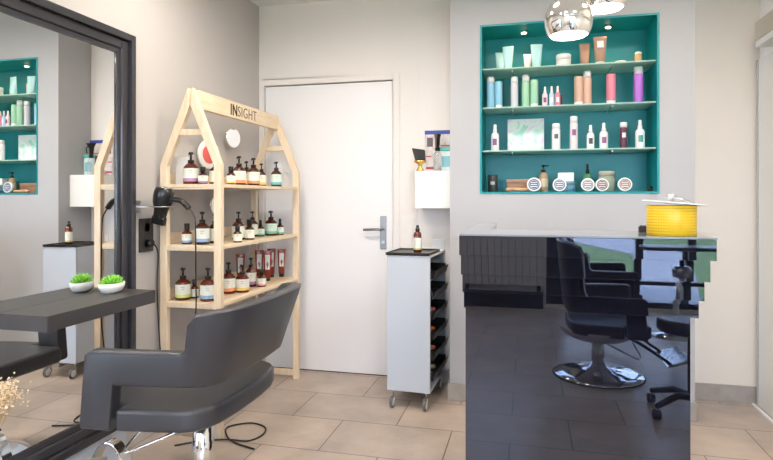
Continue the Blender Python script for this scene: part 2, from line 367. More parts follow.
# ------------------------------------------------------------------ salon chair
def salon_chair(name, label, loc, rz, leather, seat_m, seat_z=.42, back_h=.855, lean=.34, group=None, foot=True):
    """faces -X; seat underside at seat_z"""
    t = thing(name, label, 'salon chair', loc, rz, group)
    dz = seat_z-.42
    # outer skin of the wrap-around band in plan, front tip -> back -> front tip
    half = [(-.255, -.372), (-.21, -.371), (-.140, -.369), (-.125, -.368), (-.02, -.355), (.06, -.342), (.115, -.332), (.135, -.328), (.152, -.323), (.168, -.314), (.192, -.300), (.212, -.276), (.228, -.23), (.236, -.12), (.239, 0)]
    path = half+[(u, -v) for u, v in half[-2::-1]]
    n = len(path); nh = len(half)-1
    rings = []; sec = 16
    for i, (u, v) in enumerate(path):
        j = i if i <= nh else n-1-i          # station index on the half
        a = path[max(i-1, 0)]; b = path[min(i+1, n-1)]
        tx, ty = b[0]-a[0], b[1]-a[1]; l = math.hypot(tx, ty); nx, ny = -ty/l, tx/l     # towards the inside
        th = .058
        zb = (seat_z if j <= 2 else .578+dz)
        hi = {0: 0, 1: 0, 2: 0, 3: 0, 4: 0, 5: 0, 6: .0, 7: .1, 8: .72, 9: .93, 10: .97, 11: 1, 12: 1, 13: 1, 14: 1}[j]
        zt = .70+dz+(back_h-.70-dz)*hi
        if j >= 8: zb -= .0
        pts = []
        # rounded section, counter-clockwise: outer-bottom, inner-bottom, inner-top, outer-top
        r = .016; th2 = th
        cs = [(r, zb+r, PI, 1.5*PI), (th2-r, zb+r, 1.5*PI, 2*PI), (th2-r, zt-r, 0, .5*PI), (r, zt-r, .5*PI, PI)]
        for cx, cz, a0, a1 in cs:
            for k in range(4):
                aa = a0+(a1-a0)*k/3; w_ = cx+r*math.cos(aa); z = cz+r*math.sin(aa)
                off = max(0, z-(.58+dz))*lean*(hi*.9+.1 if j >= 7 else 0)
                pts.append((u+nx*(w_-off), v+ny*(w_-off), z))
        rings.append(pts)
    # front corners rounded at the top of each arm
    for e in (0, n-1):
        for k in range(16):
            x, y, z = rings[e][k]
            rings[e][k] = (x+(.02 if z > .66+dz else 0), y, z-(.014 if z > .66+dz else 0))
    m = MB(); V = [p for r_ in rings for p in r_]; Fc = []
    for i in range(n-1):
        for k in range(16):
            k2 = (k+1) % 16; Fc.append((i*16+k, i*16+k2, (i+1)*16+k2, (i+1)*16+k))
    m.add(V, Fc, True)
    m.add(rings[0], [tuple(range(16))]); m.add(rings[-1], [tuple(range(15, -1, -1))])
    o = m.build('wraparound_backrest', leather, t, .006, 2)
    # piping seam along the outer top edge
    s_pts = []
    for i, r_ in enumerate(rings): s_pts.append(Vector(r_[14])+Vector((0, 0, .001)))
    MB().tube(s_pts, .0022, 6).build('piping', leather, o)
    # seat cushion
    pl = [(-.29, -.300), (-.138, -.302), (-.122, -.305), (-.121, -.364), (.04, -.338), (.11, -.325), (.155, -.300), (.185, -.262), (.203, -.20), (.212, -.1)]
    pl = pl+[(.214, 0)]+[(u, -v) for u, v in pl[::-1]]
    m = MB().prism(pl, seat_z, seat_z+.078, True)
    m.build('seat', seat_m, t, .02, 4)
    MB().prism([(u*.75, v*.75) for u, v in pl], seat_z-.02, seat_z-.001).build('seat_pan', M_black, t, .004)
    if seat_z < .38:      # round moulded underside
        MB().lathe([(.10, seat_z-.075), (.24, seat_z-.058), (.31, seat_z-.025), (.335, seat_z+.018)], 40, .80, 1.06).build('under_shell', M_seatgrey, t)
    MB().lathe([(.043, .05), (.043, seat_z-.16), (.040, seat_z-.155), (.040, seat_z-.022)], 32).build('column', M_chrome, t)
    MB().lathe([(.30, 0), (.30, .008), (.295, .016), (.24, .028), (.12, .046), (.062, .062), (.048, .09)], 56).build('base', M_chrome, t)
    MB().lathe([(.302, .0), (.306, .004), (.302, .010)], 56, caps=False).build('base_ring', M_rubber, t)
    MB().tube(spline([(.045, -.045, seat_z-.065), (-.02, -.075, seat_z-.085), (-.20, -.165, seat_z-.155), (-.235, -.165, seat_z-.162), (-.25, -.12, seat_z-.15), (-.225, -.06, seat_z-.10), (-.20, -.035, seat_z-.03)], 6), .006, 8).build('pump_lever', M_chrome, t)
    MB().box(.03, .07, -.03, .03, seat_z-.075, seat_z-.021).build('lever_bracket', M_chrome, t, .006)
    # foot rest: two side bars, a ridged plate
    if foot:
        for y in (-.17, .17):
            MB().tube(spline([(-.16, y*.6, seat_z-.03), (-.24, y, seat_z-.06), (-.40, y, .17), (-.43, y, .15)], 5), .017, 10, flat=.5).build('footrest_arm', M_black, t)
        m = MB(); m.T = Matrix.Translation((-.47, 0, .155)) @ Matrix.Rotation(math.radians(18), 4, 'Y')
        m.box(-.085, .07, -.19, .19, -.006, .004)
        for k in range(15): m.box(-.075, .06, -.176+k*.024, -.165+k*.024, .004, .009)
        m.build('footplate', M_chrome, t, .0015)
    return t
salon_chair('salon_chair', 'charcoal leather salon chair with wraparound arms facing the big mirror', (-1.268, 2.058, 0), 0, M_leather, M_leather, foot=False)
salon_chair('salon_chair', 'black salon chair with round chrome base mirrored large in the desk front', (.47, .16, 0), PI, M_leather2, M_leather2, .335, .97, .12)
salon_chair('salon_chair', 'black salon chair mirrored in the desk behind the nearer chair\'s arms', (.62, -1.15, 0), PI, M_leather2, M_leather2, .36, .80, .12, foot=False)

# chrome arched footrest before the chair
t = thing('floor_footrest', 'chrome arched footrest at the lower left in front of the charcoal salon chair', 'footrest', (-1.60, 1.93, 0))
def strap(pts, w, th):
    m = MB(); n = len(pts); V = []
    for i in range(n):
        a = Vector(pts[max(i-1, 0)]); b = Vector(pts[min(i+1, n-1)]); d = (b-a).normalized(); nn = Vector((-d.z, 0, d.x))*th/2
        p = Vector(pts[i])
        for q in (p-nn-Vector((0, w/2, 0)), p+nn-Vector((0, w/2, 0)), p+nn+Vector((0, w/2, 0)), p-nn+Vector((0, w/2, 0))): V.append(tuple(q))
    Fc = [(0, 1, 2, 3), (4*n-1, 4*n-2, 4*n-3, 4*n-4)]
    for i in range(n-1):
        for k in range(4): Fc.append((4*i+k, 4*i+(k+1) % 4, 4*i+4+(k+1) % 4, 4*i+4+k))
    return m.add(V, Fc)
ap = spline([(-.15, 0, .01), (-.10, 0, .12), (-.055, 0, .215), (-.02, 0, .262), (.02, 0, .268), (.055, 0, .235), (.10, 0, .13), (.15, 0, .01)], 5)
strap(ap, .05, .012).build('arch', M_chrome, t, .003)
m = MB().prism([(-.060, -.235), (-.020, -.235), (-.020, -.03), (-.060, -.03)], .205, .225)
m = MB(); m.T = Matrix.Translation((-.03, -.13, .235)) @ Matrix.Rotation(math.radians(-14), 4, 'X') @ Matrix.Rotation(math.radians(-12), 4, 'Y')
m.box(-.04, .05, -.13, .10, -.008, .008); m.build('pad', mat('beige_rubber', (.36, .33, .29), .5), t, .012, 3)
m = MB(); m.T = Matrix.Translation((.03, -.14, .225)) @ Matrix.Rotation(math.radians(-14), 4, 'X')
m.box(-.008, .008, -.13, .11, -.012, .012); m.build('edge_rail', M_chrome, t, .003)

# ------------------------------------------------------------------ wooden product display
DXa, DXb, DYa, DYb = -1.868, -1.515, 2.62, 3.66
t = thing('product_display', 'pale pine house-shaped display shelving with three shelves against left wall', 'display shelf', (0, 0, 0))
AX = (DXa+DXb)/2; ZA = 1.80; ZE = 1.40
pw = .040; pd = .032
for y0 in (DYa, DYb-pd):
    gn = MB()
    for x0, x1 in ((DXa, DXa+pw), (DXb-pw, DXb)):
        box(x0, x1, y0, y0+pd, 0, ZE).build('post', M_wood, t, .002)
    for sgn, xo in ((-1, DXa), (1, DXb)):
        r = MB(); xi = xo-sgn*pw
        A = (AX, ZA); B = (AX, ZA-.085)
        r.add([(xo, y0, ZE), (AX+sgn*.012, y0, ZA), (AX+sgn*.001, y0, ZA-.09), (xi, y0, ZE-.004),
               (xo, y0+pd, ZE), (AX+sgn*.012, y0+pd, ZA), (AX+sgn*.001, y0+pd, ZA-.09), (xi, y0+pd, ZE-.004)],
              [(0, 1, 2, 3), (7, 6, 5, 4), (0, 4, 5, 1), (3, 2, 6, 7), (0, 3, 7, 4), (1, 5, 6, 2)])
        r.build('rafter', M_wood, t, .002)
    hx = .083
    box(AX-hx, AX+hx, y0+.008, y0+.03, 1.555, 1.585).build('gable_rail', M_wood, t, .002)
    box(AX-.03, AX+.03, y0+.010, y0+.034, 1.70, 1.765).build('ridge_block', M_wood, t, .002)
rb = box(AX+.006, AX+.032, DYa+pd+.001, DYb-pd-.001, 1.695, 1.79).build('ridge_beam', M_woody, t, .002)
for z in (1.302, .985, .690):
    s = box(DXa+.004, DXb-.004, DYa+.002, DYb-.002, z-.018, z).build('shelf_board', M_woody, t, .001)
    # keep posts readable: short boards across the gables and the back lip
    box(DXa+pw+.001, DXb-pw-.001, DYa+.003, DYa+.022, z-.028, z-.019).build('gable_board', M_wood, s, .001)
    box(DXa+.001, DXa+.012, DYa+pd+.001, DYb-pd-.001, z+.001, z+.06).build('back_lip', M_woody, s, .001)
box(DXa+pw+.001, DXb-pw-.001, DYa+.003, DYa+.022, .02, .06).build('bottom_rail', M_wood, t, .001)
box(DXa+pw+.001, DXb-pw-.001, DYb-.022, DYb-.003, .02, .06).build('bottom_rail', M_wood, t, .001)
M_ink = mat('burnt_lettering', (.05, .03, .02), .8)
def text(body, size, name, m, parent, M, extrude=.0006, bold=0, sx=1):
    cu = bpy.data.curves.new(name, 'FONT'); cu.body = body; cu.size = size; cu.extrude = extrude; cu.offset = bold; cu.space_character = 1.10
    o = bpy.data.objects.new(name, cu); COL.objects.link(o)
    bpy.context.view_layer.update()
    me = bpy.data.meshes.new_from_object(o.evaluated_get(bpy.context.evaluated_depsgraph_get()))
    w = max(v.co.x for v in me.vertices)
    for v in me.vertices: v.co.x *= sx
    bpy.data.objects.remove(o); me.materials.clear(); me.materials.append(m)
    o = bpy.data.objects.new(name, me); COL.objects.link(o); o.parent = parent; o.matrix_local = M
    return w*sx
# text runs along +Y on the +X face
def face_x(x, y, z): return Matrix(((0, 0, 1, x), (1, 0, 0, y), (0, 1, 0, z), (0, 0, 0, 1)))
w1 = text('IN', .088, 'lettering', M_ink, rb, face_x(AX+.033, 2.975, 1.711), bold=.0024, sx=.88)
text('SIGHT', .088, 'lettering', M_ink, rb, face_x(AX+.033, 2.975+w1+.006, 1.711), bold=-.0012, sx=.92)

# ------------------------------------------------------------------ bottles
def amber(name, loc, label, h=.168, r=.038, band=None, small=False, group=None, red=False, drop=False, rz=0, full=None, lab=None):
    t = thing(name, label, 'bottle', loc, rz, group)
    bh = h*(.66 if not drop else .62)
    body = MB().lathe([(r*.93, 0), (r, .004), (r, bh*.72), (r*.93, bh*.82), (r*.62, bh*.94), (r*.36, bh), (r*.36, bh*1.05)], 24)
    body.build('body', M_amberred if red else M_amber, t)
    l0, l1 = bh*.13, bh*.75
    lb = MB().lathe([(r+.0006, l0+(bh*.15 if band else 0)), (r+.0006, l1)], 24, caps=False).build('label', lab or M_label, t)
    # two grey lines of small print facing the room
    for k, (zz, ww) in enumerate(((.62, .5), (.52, .34))):
        a0 = math.radians(-62-rz*57.3); pr_ = MB(); vs = []; n = 6
        for i in range(n+1):
            a = a0+ww*(i/n-.5)
            for z in (bh*zz, bh*zz+.0022): vs.append(((r+.0012)*math.cos(a), (r+.0012)*math.sin(a), z))
        pr_.add(vs, [(2*i, 2*i+2, 2*i+3, 2*i+1) for i in range(n)], True); pr_.build('print', M_print, lb)
    if band: MB().lathe([(r+.0006, l0), (r+.0006, l0+bh*.149)], 24, caps=False).build('label_band', band, t)
    cr = r*.42
    cap = MB().lathe([(cr, bh), (cr, bh+h*.09), (cr*.75, bh+h*.10)], 16)
    if drop:
        cap.lathe([(cr*.7, bh+h*.1), (cr*.75, bh+h*.3), (cr*.3, bh+h*.375)], 12)
        cap.build('dropper_cap', M_black, t)
    elif small:
        cap = MB().lathe([(r*.52, bh), (r*.54, h*.98), (r*.45, h)], 16); cap.build('cap', M_black, t)
    else:
        cap.tube([(0, 0, bh+h*.09), (0, 0, h*.955)], r*.14, 8)
        cap.T = Matrix.Rotation(rz*0+2.4, 4, 'Z')
        cap.lathe([(r*.30, h*.93), (r*.34, h*.96), (r*.28, h)], 12)
        cap.tube([(0, 0, h*.97), (r*.75, 0, h*.975), (r*.98, 0, h*.93)], [r*.16, r*.12, r*.1], 8)
        cap.build('pump', M_black, t)
    return t
bands = dict(purple=cm('band_purple', (.42,.22,.42)), orange=cm('band_orange', (.80,.30,.12)), yellow=cm('band_yellow', (.85,.58,.16)),
             teal=cm('band_teal', (.14,.47,.47)), lime=cm('band_lime', (.55,.66,.22)), blue=cm('band_blue', (.25, .42, .62)), pink=cm('band_pink', (.72,.35,.42)), green=cm('band_green', (.2, .5, .35)))
M_lgreen = mat('mint_label', (.62, .76, .66), .6)
zA_, zB_, zC_ = 1.3025, .9855, .6905
# (px centre, x, shelf z, h, r, band, style, label)
AM = [
 (191, -1.645, zA_, .170, .040, 'purple', '', 'large amber pump bottle with purple label band, leftmost on the top pine shelf'),
 (203, -1.625, zA_, .092, .025, 'purple', 's', 'small capped amber bottle beside the purple-banded pump bottle, top pine shelf'),
 (216, -1.63, zA_, .150, .036, None, '', 'amber bottle mostly hidden behind the front post on the top pine shelf'),
 (231, -1.60, zA_, .100, .026, 'yellow', 's', 'small amber bottle just right of the post on the top pine shelf'),
 (239, -1.665, zA_, .172, .039, 'orange', '', 'large amber pump bottle with orange band on the top pine shelf'),
 (246.5, -1.735, zA_, .158, .034, 'yellow', '', 'amber pump bottle behind, between two orange-banded ones, top pine shelf'),
 (253.5, -1.635, zA_, .170, .038, 'orange', '', 'second large amber pump bottle with red-orange band on the top pine shelf'),
 (261.5, -1.69, zA_, .150, .030, 'yellow', '', 'slim amber pump bottle with yellow band right of the red-orange one, top pine shelf'),
 (276.3, -1.62, zA_, .165, .036, 'teal', '', 'amber pump bottle with teal band, standing alone at right of top pine shelf'),
 (187, -1.70, zB_, .110, .027, 'blue', 's', 'small red-brown capped bottle, leftmost on the middle pine shelf'),
 (202.3, -1.66, zB_, .172, .038, 'blue', '', 'large amber pump bottle with blue band behind the dryer cord, middle shelf'),
 (215, -1.655, zB_, .160, .034, None, '', 'amber pump bottle half hidden by the front post on the middle pine shelf'),
 (237.5, -1.58, zB_, .095, .025, None, 's', 'small capped amber bottle at the front, right of the post, middle pine shelf'),
 (238.5, -1.665, zB_, .165, .037, None, '', 'large amber pump bottle behind the small capped one on the middle pine shelf'),
 (249.5, -1.61, zB_, .120, .029, None, 's', 'medium black-topped amber bottle in the middle cluster of the middle shelf'),
 (252.5, -1.72, zB_, .160, .033, None, '', 'amber pump bottle at the back of the middle cluster, middle pine shelf'),
 (260.5, -1.68, zB_, .105, .026, 'green', 'd', 'small dropper-topped amber bottle with green base band, middle pine shelf'),
 (271, -1.65, zB_, .160, .040, 'green', '', 'large amber pump bottle with mint label at right of the middle pine shelf'),
 (280, -1.62, zB_, .110, .026, 'green', 'd', 'small dropper bottle with mint label, rightmost on the middle pine shelf'),
 (183, -1.66, zC_, .168, .040, 'lime', '', 'amber pump bottle with lime green band, leftmost on the lowest pine shelf'),
 (194.5, -1.71, zC_, .100, .022, None, 's', 'small narrow amber bottle between lime and blue banded bottles, lowest shelf'),
 (208, -1.62, zC_, .172, .040, 'blue', '', 'amber pump bottle with light blue band on the lowest pine shelf'),
 (228.5, -1.67, zC_, .175, .038, 'orange', '', 'amber pump bottle with orange band beside the post, lowest pine shelf'),
 (242.3, -1.615, zC_, .155, .039, 'yellow', '', 'amber pump bottle with wide yellow band, front of the lowest pine shelf'),
 (251, -1.665, zC_, .175, .032, 'purple', '', 'tall amber pump bottle with lilac band on the lowest pine shelf'),
 (261.5, -1.60, zC_, .105, .028, 'pink', 's', 'small capped amber bottle in front of the red tubes, lowest shelf'),
]
for px, x, z, h, r, bd, st, lb in AM:
    x += .02
    p = at_x(px, 200, x) if px > 222 else at_y(px, 200, {216: 2.80, 215: 2.80, 194.5: 2.76}.get(px, 2.70))
    amber('pump_bottle' if st == '' else ('dropper_bottle' if st == 'd' else 'capped_bottle'), (p.x, p.y, z), lb, h, r, bands.get(bd), small=st == 's', drop=st == 'd', red=(z == zC_ or px in (187, 191)), lab=M_lgreen if bd in ('green', 'teal') else None)
M_redtube = mat('red_brown_tube', (.28, .035, .02), .25)
for px, x, h, lb in ((240.5, -1.76, .165, 'red-brown squeeze tube at back left of the lowest pine shelf'), (259.3, -1.72, .175, 'red-brown squeeze tube with pale label, second of the row, lowest pine shelf'),
                     (267.5, -1.655, .172, 'red-brown squeeze tube with orange edge, third of the row, lowest pine shelf'), (271.5, -1.70, .172, 'red-brown squeeze tube standing behind the third one, lowest pine shelf'), (281.5, -1.645, .165, 'red-brown squeeze tube at the right end of the lowest pine shelf')):
    p = at_x(px, 200, x); t = thing('squeeze_tube', lb, 'tube', (p.x, p.y, zC_), math.radians(25))
    n = 20; V = []; Fc = []; prof = [(0, .017, .017), (.002, .02, .02), (h*.5, .024, .014), (h*.96, .028, .003), (h, .028, .003)]
    for z, a, b in prof:
        for i in range(n): an = 2*PI*i/n; V.append((a*math.cos(an), b*math.sin(an), z+.022))
    for k in range(4):
        for i in range(n): j = (i+1) % n; Fc.append((k*n+i, k*n+j, (k+1)*n+j, (k+1)*n+i))
    MB().add(V, Fc, True).build('body', M_redtube, t)
    MB().lathe([(.017, 0), (.018, .021)], 20).build('cap', M_black, t)
    l = MB(); l.T = Matrix.Translation((0, 0, .022)); 
    l.add([(-.014, -.0165, h*.30), (.014, -.0165, h*.30), (.016, -.0075, h*.85), (-.016, -.0075, h*.85), (-.014, -.0145, h*.30), (.014, -.0145, h*.30), (.016, -.0055, h*.85), (-.016, -.0055, h*.85)],
          [(0, 1, 2, 3), (4, 7, 6, 5), (0, 4, 5, 1), (2, 6, 7, 3), (0, 3, 7, 4), (1, 5, 6, 2)])
    l.build('label', M_label, t)
# upright card, tan block
p = Vector((-1.812, 2.735, 0))
tag(box(-.036, .036, -.005, .005, 0, .15).build('display_card', mat('ivory_card', (.76, .75, .70), .6), None, .001), 'plain ivory card standing at the left end of the top pine shelf', 'card', loc=(p.x, p.y, zA_), rz=.06)
p = at_y(211, 180, 2.86)
tag(box(-.03, .03, -.015, .015, 0, .035).build('wooden_block', M_wood2 if 0 else mat('tan_block', (.72, .45, .25), .6), None, .002), 'small tan block at the back of the top shelf, left of post', 'block', loc=(p.x, p.y, zA_))
# round things on the wall behind the display
def wall_disc(name, lb, cat, px, py, r, m):
    p = at_x(px, py, XL)
    t = thing(name, lb, cat, (XL+.045, p.y-.03, p.z), -math.radians(14)); MB().tube([(0, 0, 0), (-.035, -.012, 0)], .006, 8).build('arm', M_satin, t); d = MB(); d.T = Matrix.Rotation(PI/2, 4, 'Y'); d.lathe([(r, 0), (r, .010), (r-.003, .012)], 40).build('disc', m, t)
    return t
t = wall_disc('round_sign', 'white round sign with a large coral circle behind the top pine shelf', 'sign', 204, 155, .086, M_whitep)
d = MB(); d.T = Matrix.Translation((.0125, 0, .0)) @ Matrix.Rotation(PI/2, 4, 'Y'); d.lathe([(.055, 0), (.055, .001)], 40); d.build('coral_circle', mat('coral_ink', (.75, .13, .12), .5), t)
wall_disc('round_mirror', 'small round mirror on the wall under the lettered ridge beam', 'mirror', 228.3, 138.5, .064, M_mirror)
wall_disc('round_mirror', 'small round mirror on the wall between top and middle pine shelves', 'mirror', 211.5, 205, .055, M_mirror)

# ------------------------------------------------------------------ hair dryer, holder, outlet
p = at_x(145, 235, XL)
t = thing('wall_outlet', 'dark double power outlet on the left wall beside the mirror frame', 'outlet', (XL+.001, p.y, p.z))
box(0, .012, -.052, .052, -.085, .085).build('cover_plate', M_bag, t, .003)
for z in (-.04, .04):
    m = MB(); m.T = Matrix.Translation((.012, 0, z)) @ Matrix.Rotation(PI/2, 4, 'Y')
    m.lathe([(.026, 0), (.026, .003), (.021, .003), (.019, -.006), (0, -.006)], 24); m.build('socket', M_black, t)
py_ = p.y; pz_ = p.z
t = thing('dryer_holder', 'thin steel ring holder on the wall carrying the black hair dryer', 'holder', (XL+.001, 2.545, 1.187))
MB().box(0, .006, -.10, -.04, -.03, .03).build('wall_plate', M_satin, t, .002)
MB().prism([(.006, -.10), (.05, -.06), (.07, -.03), (.045, -.01), (.006, -.04)], -.003, .001).build('arm', M_satin, t)
ring = [(.095+.058*math.cos(a), .058*math.sin(a), -.001) for a in [2*PI*i/40 for i in range(40)]]
MB().tube(ring, .006, 8, closed=True, flat=.5).build('ring', M_satin, t)
t = thing('hair_dryer', 'black hair dryer hanging nozzle down in the wall ring holder', 'hair dryer', (-1.804, 2.545, 1.187))
m = MB(); m.T = Matrix.Rotation(math.radians(12), 4, 'Y')
m.lathe([(.030, -.062), (.032, -.05), (.034, -.02), (.040, 0), (.047, .018), (.050, .05), (.049, .075), (.043, .092), (.030, .098), (0, .099)], 32)
b = m.build('barrel', M_black, t)
m = MB(); m.T = Matrix.Rotation(math.radians(12), 4, 'Y'); m.box(-.038, .038, -.014, .014, -.095, -.05); m.build('nozzle', M_black, t, .008)
m = MB(); m.T = Matrix.Rotation(math.radians(12), 4, 'Y')
for k in range(6): m.tube([(-.03+k*.012, -.03, .0985), (-.03+k*.012, .03, .0985)], .0015, 6)
m.build('intake_grille', M_satin, b)
hdl = spline([(.03, 0, .035), (.07, .003, .036), (.108, .006, .028), (.135, .010, .006), (.150, .013, -.012)], 6)
MB().tube(hdl, [.020]*6+[.017]*(len(hdl)-8)+[.016, .012], 14, flat=.8).build('handle', M_black, t)
lx, ly, lz = -1.804, 2.545, 1.187
e = (.151, .013, -.014)
cp = [e, (.168, .014, -.032), (.184, .012, -.085), (.188, .010, -.30), (.188, .008, -.55), (.15, .0, -.80), (.08, -.02, -.87), (.02, -.015, -.83), (-.01, .0, -.70), (-.04, .02, -.42), (XL+.055-lx, py_-ly+.03, pz_-.10-lz), (XL+.05-lx, py_-ly, pz_-.045-lz), (XL+.02-lx, py_-ly, pz_-.040-lz)]
MB().tube(spline(cp, 8), .0036, 8).build('power_cord', M_black, t)
MB().tube([(XL+.014-lx, py_-ly, pz_-.04-lz), (XL+.045-lx, py_-ly, pz_-.04-lz)], .017, 14).build('plug', M_black, t)
# loose loop of cable on the floor
MB()
lp = [(-1.30, 2.56, .005), (-1.42, 2.60, .005), (-1.50, 2.66, .005), (-1.56, 2.77, .005), (-1.47, 2.85, .005), (-1.37, 2.82, .005), (-1.335, 2.73, .005), (-1.37, 2.64, .005), (-1.47, 2.615, .011), (-1.60, 2.58, .005), (-1.7, 2.5, .005)]
tag(MB().tube(spline(lp, 8), .0045, 8).build('floor_cable', M_rubber), 'black cable looped on the floor tiles behind the chair column', 'cable')

# ------------------------------------------------------------------ dried flowers by the mirror
t = thing('dried_flower_vase', 'cream dried flowers in a pale vase at the left edge before the mirror', 'flowers', (-1.785, 1.555, 0))
MB().lathe([(.045, 0), (.06, .01), (.07, .12), (.05, .24), (.028, .30), (.034, .33), (.028, .33), (.022, .30)], 28).build('vase', M_ceramic, t)
st = MB(); fl_ = MB(); rn = random.Random(8)
ico = []
for k in range(60):
    a = rn.random()*2*PI; sp = rn.random()**.6*.085
    tip = Vector((sp*math.cos(a)*.85+.012, sp*math.sin(a)+.02, .535+rn.random()*.075-sp*.35))
    st.tube([(0, 0, .28), (tip.x*.4, tip.y*.4, .42), tip], .0012, 4)
    for j in range(13):
        q = tip+Vector((rn.gauss(0, .016), rn.gauss(0, .016), rn.gauss(0, .016))); r = .0025+.003*rn.random()
        if q.x < -.085: continue
        fl_.add([tuple(q+Vector(d)*r) for d in ((1, 0, 0), (-1, 0, 0), (0, 1, 0), (0, -1, 0), (0, 0, 1), (0, 0, -1))],
                [(0, 2, 4), (2, 1, 4), (1, 3, 4), (3, 0, 4), (2, 0, 5), (1, 2, 5), (3, 1, 5), (0, 3, 5)], True)
st.build('stems', M_stem, t); fl_.build('blossoms', M_dried, t, kind='stuff')

# ------------------------------------------------------------------ trolley
t = thing('salon_trolley', 'light grey salon trolley on castors with open side trays before the door', 'trolley', (-.806, 3.27, 0), math.radians(-3))
W, D, Z0, Z1 = .258, .46, .103, .895
box(0, W, 0, .014, Z0, Z1).build('front_panel', M_trolley, t, .002)
box(0, W, D-.014, D, Z0, Z1).build('rear_panel', M_trolley, t, .002)
box(0, .012, .0145, D-.0145, Z0, Z1-.013).build('side_panel', M_trolley, t, .001)
box(.0125, W-.002, .0145, D-.0145, Z0, Z0+.012).build('bottom_panel', M_trolley, t, .001)
box(0, W, .0145, D-.0145, Z1-.012, Z1).build('top_panel', M_whitep, t, .001)
M_tray = mat('black_tray', (.02, .02, .023), .4)
trays = []
for k in range(6):
    z = .76-k*.118; m = MB()
    m.box(.03, W+.012, .03, D-.03, z-.002, z+.002).box(.03, .034, .03, D-.03, z+.002, z+.05)
    m.box(.034, W+.008, .03, .034, z+.002, z+.05).box(.034, W+.008, D-.034, D-.03, z+.002, z+.05)
    m.add([(W+.008, .03, z), (W+.008, D-.03, z), (W+.022, D-.03, z+.045), (W+.022, .03, z+.045), (W+.012, .03, z), (W+.012, D-.03, z), (W+.026, D-.03, z+.045), (W+.026, .03, z+.045)],
          [(0, 3, 2, 1), (4, 5, 6, 7), (0, 1, 5, 4), (3, 7, 6, 2), (0, 4, 7, 3), (1, 2, 6, 5)])
    m.build('tray', M_tray, t, .001); trays.append(z)
    MB().box(.02, W-.006, .0146, .024, z-.006, z-.003).box(.02, W-.006, D-.024, D-.0146, z-.006, z-.003).build('tray_runner', M_satin, t)
for cx, cy in ((.03, .03), (W-.03, .03), (.03, D-.03), (W-.03, D-.03)):
    w = MB().tube([(cx, cy, Z0-.001), (cx, cy, .066)], .006, 8)
    w.box(cx-.012, cx+.012, cy-.016, cy+.004, .060, .068)
    w.tube([(cx-.012, cy-.012, .064), (cx-.012, cy-.025, .035)], .003, 6).tube([(cx+.012, cy-.012, .064), (cx+.012, cy-.025, .035)], .003, 6)
    a = w.build('castor', M_satin, t)
    m = MB(); m.T = Matrix.Translation((cx, cy-.025, .0345)) @ Matrix.Rotation(math.radians(90), 4, 'Y')
    m.lathe([(.028, -.009), (.034, -.006), (.034, .006), (.028, .009)], 28); m.build('wheel', mat('wheel_rubber', (.12, .12, .12), .5), a)
    m = MB(); m.T = Matrix.Translation((cx, cy-.025, .0345)) @ Matrix.Rotation(math.radians(90), 4, 'Y')
    m.lathe([(.019, -.011), (.024, -.0095), (.024, .0095), (.019, .011)], 24); m.build('hub', mat('hub_grey', (.62, .62, .62), .35), a)
R3 = Matrix.Rotation(math.radians(-3), 4, 'Z')
def tro(x, y, z): return Vector((-.806, 3.27, 0))+R3 @ Vector((x, y, z))
tt = thing('rubber_tray', 'flat black tray lying on top of the grey trolley', 'tray', tro(.125, .15, Z1+.0005), math.radians(-3))
box(-.133, .13, -.158, .155, 0, .008).build('tray_base', M_black, tt, .003)
MB().box(-.133, .13, -.158, -.15, .0085, .016).box(-.133, .13, .147, .155, .0085, .016).box(-.133, -.125, -.149, .146, .0085, .016).box(.122, .13, -.149, .146, .0085, .016).build('rim', M_black, tt, .002)
p = tro(.155, .12, Z1+.009)
t = thing('capped_bottle', 'amber bottle with black cap and cream label standing on the trolley', 'bottle', p)
MB().lathe([(.0225, 0), (.024, .003), (.024, .108), (.020, .120), (.0125, .126)], 24).build('body', M_amberred, t)
lb = MB().lathe([(.0246, .028), (.0246, .088)], 24, caps=False).build('label', M_label, t)
MB().lathe([(.0246, .018), (.0246, .0278)], 24, caps=False).build('label_band', bands['lime'], t)
MB().lathe([(.0135, .1265), (.0135, .142), (.009, .145), (.0085, .160), (.006, .164)], 16).build('cap', M_black, t)
kk = [('red', (.5, .04, .04)), ('pink', (.6, .2, .25)), ('white', (.75, .72, .7)), ('orange', (.7, .2, .05)), ('maroon', (.2, .02, .04)), ('coral', (.75, .25, .18)), ('dark red', (.3, .02, .02)), ('cream', (.7, .6, .45))]
word = ['top', 'second', 'third', 'fourth', 'fifth', 'lowest']
ci = 0
for k in (2, 3, 4, 5):
    for j in range(2):
        nm, c = kk[ci]; ci += 1
        p = tro(.19, .09+.13*j, trays[k]+.0025)
        tt = thing('colour_tube', '%s colour tube lying in the %s tray of the trolley' % (nm, word[k]), 'tube', p, .3+j*.5)
        m = MB(); m.T = Matrix.Translation((0, 0, .016)) @ Matrix.Rotation(PI/2, 4, 'Y'); m.lathe([(.010, -.075), (.015, -.06), (.015, .02), (.012, .055)], 14); m.build('body', cm('tube_'+nm.replace(' ', '_'), c), tt)
        m = MB(); m.T = Matrix.Translation((0, 0, .016)) @ Matrix.Rotation(PI/2, 4, 'Y'); m.lathe([(.008, -.09), (.008, -.0755)], 12); m.build('cap', M_black, tt)

# ------------------------------------------------------------------ small white wall cabinet and things on it
bx0, bx1, bz0, bz1, by = -.70, NX0-.004, 1.165, 1.402, 3.58
t = thing('wall_cabinet', 'small white cube cabinet hung in the alcove beside the door', 'cabinet', (0, 0, 0))
MB().box(bx0, bx1, by+.017, YB-.051, bz0, bz1).build('body', M_box, t, .002)
d = box(bx0, bx1, by, by+.016, bz0, bz1).build('door', M_box, t, .002)
zt = bz1+.0005
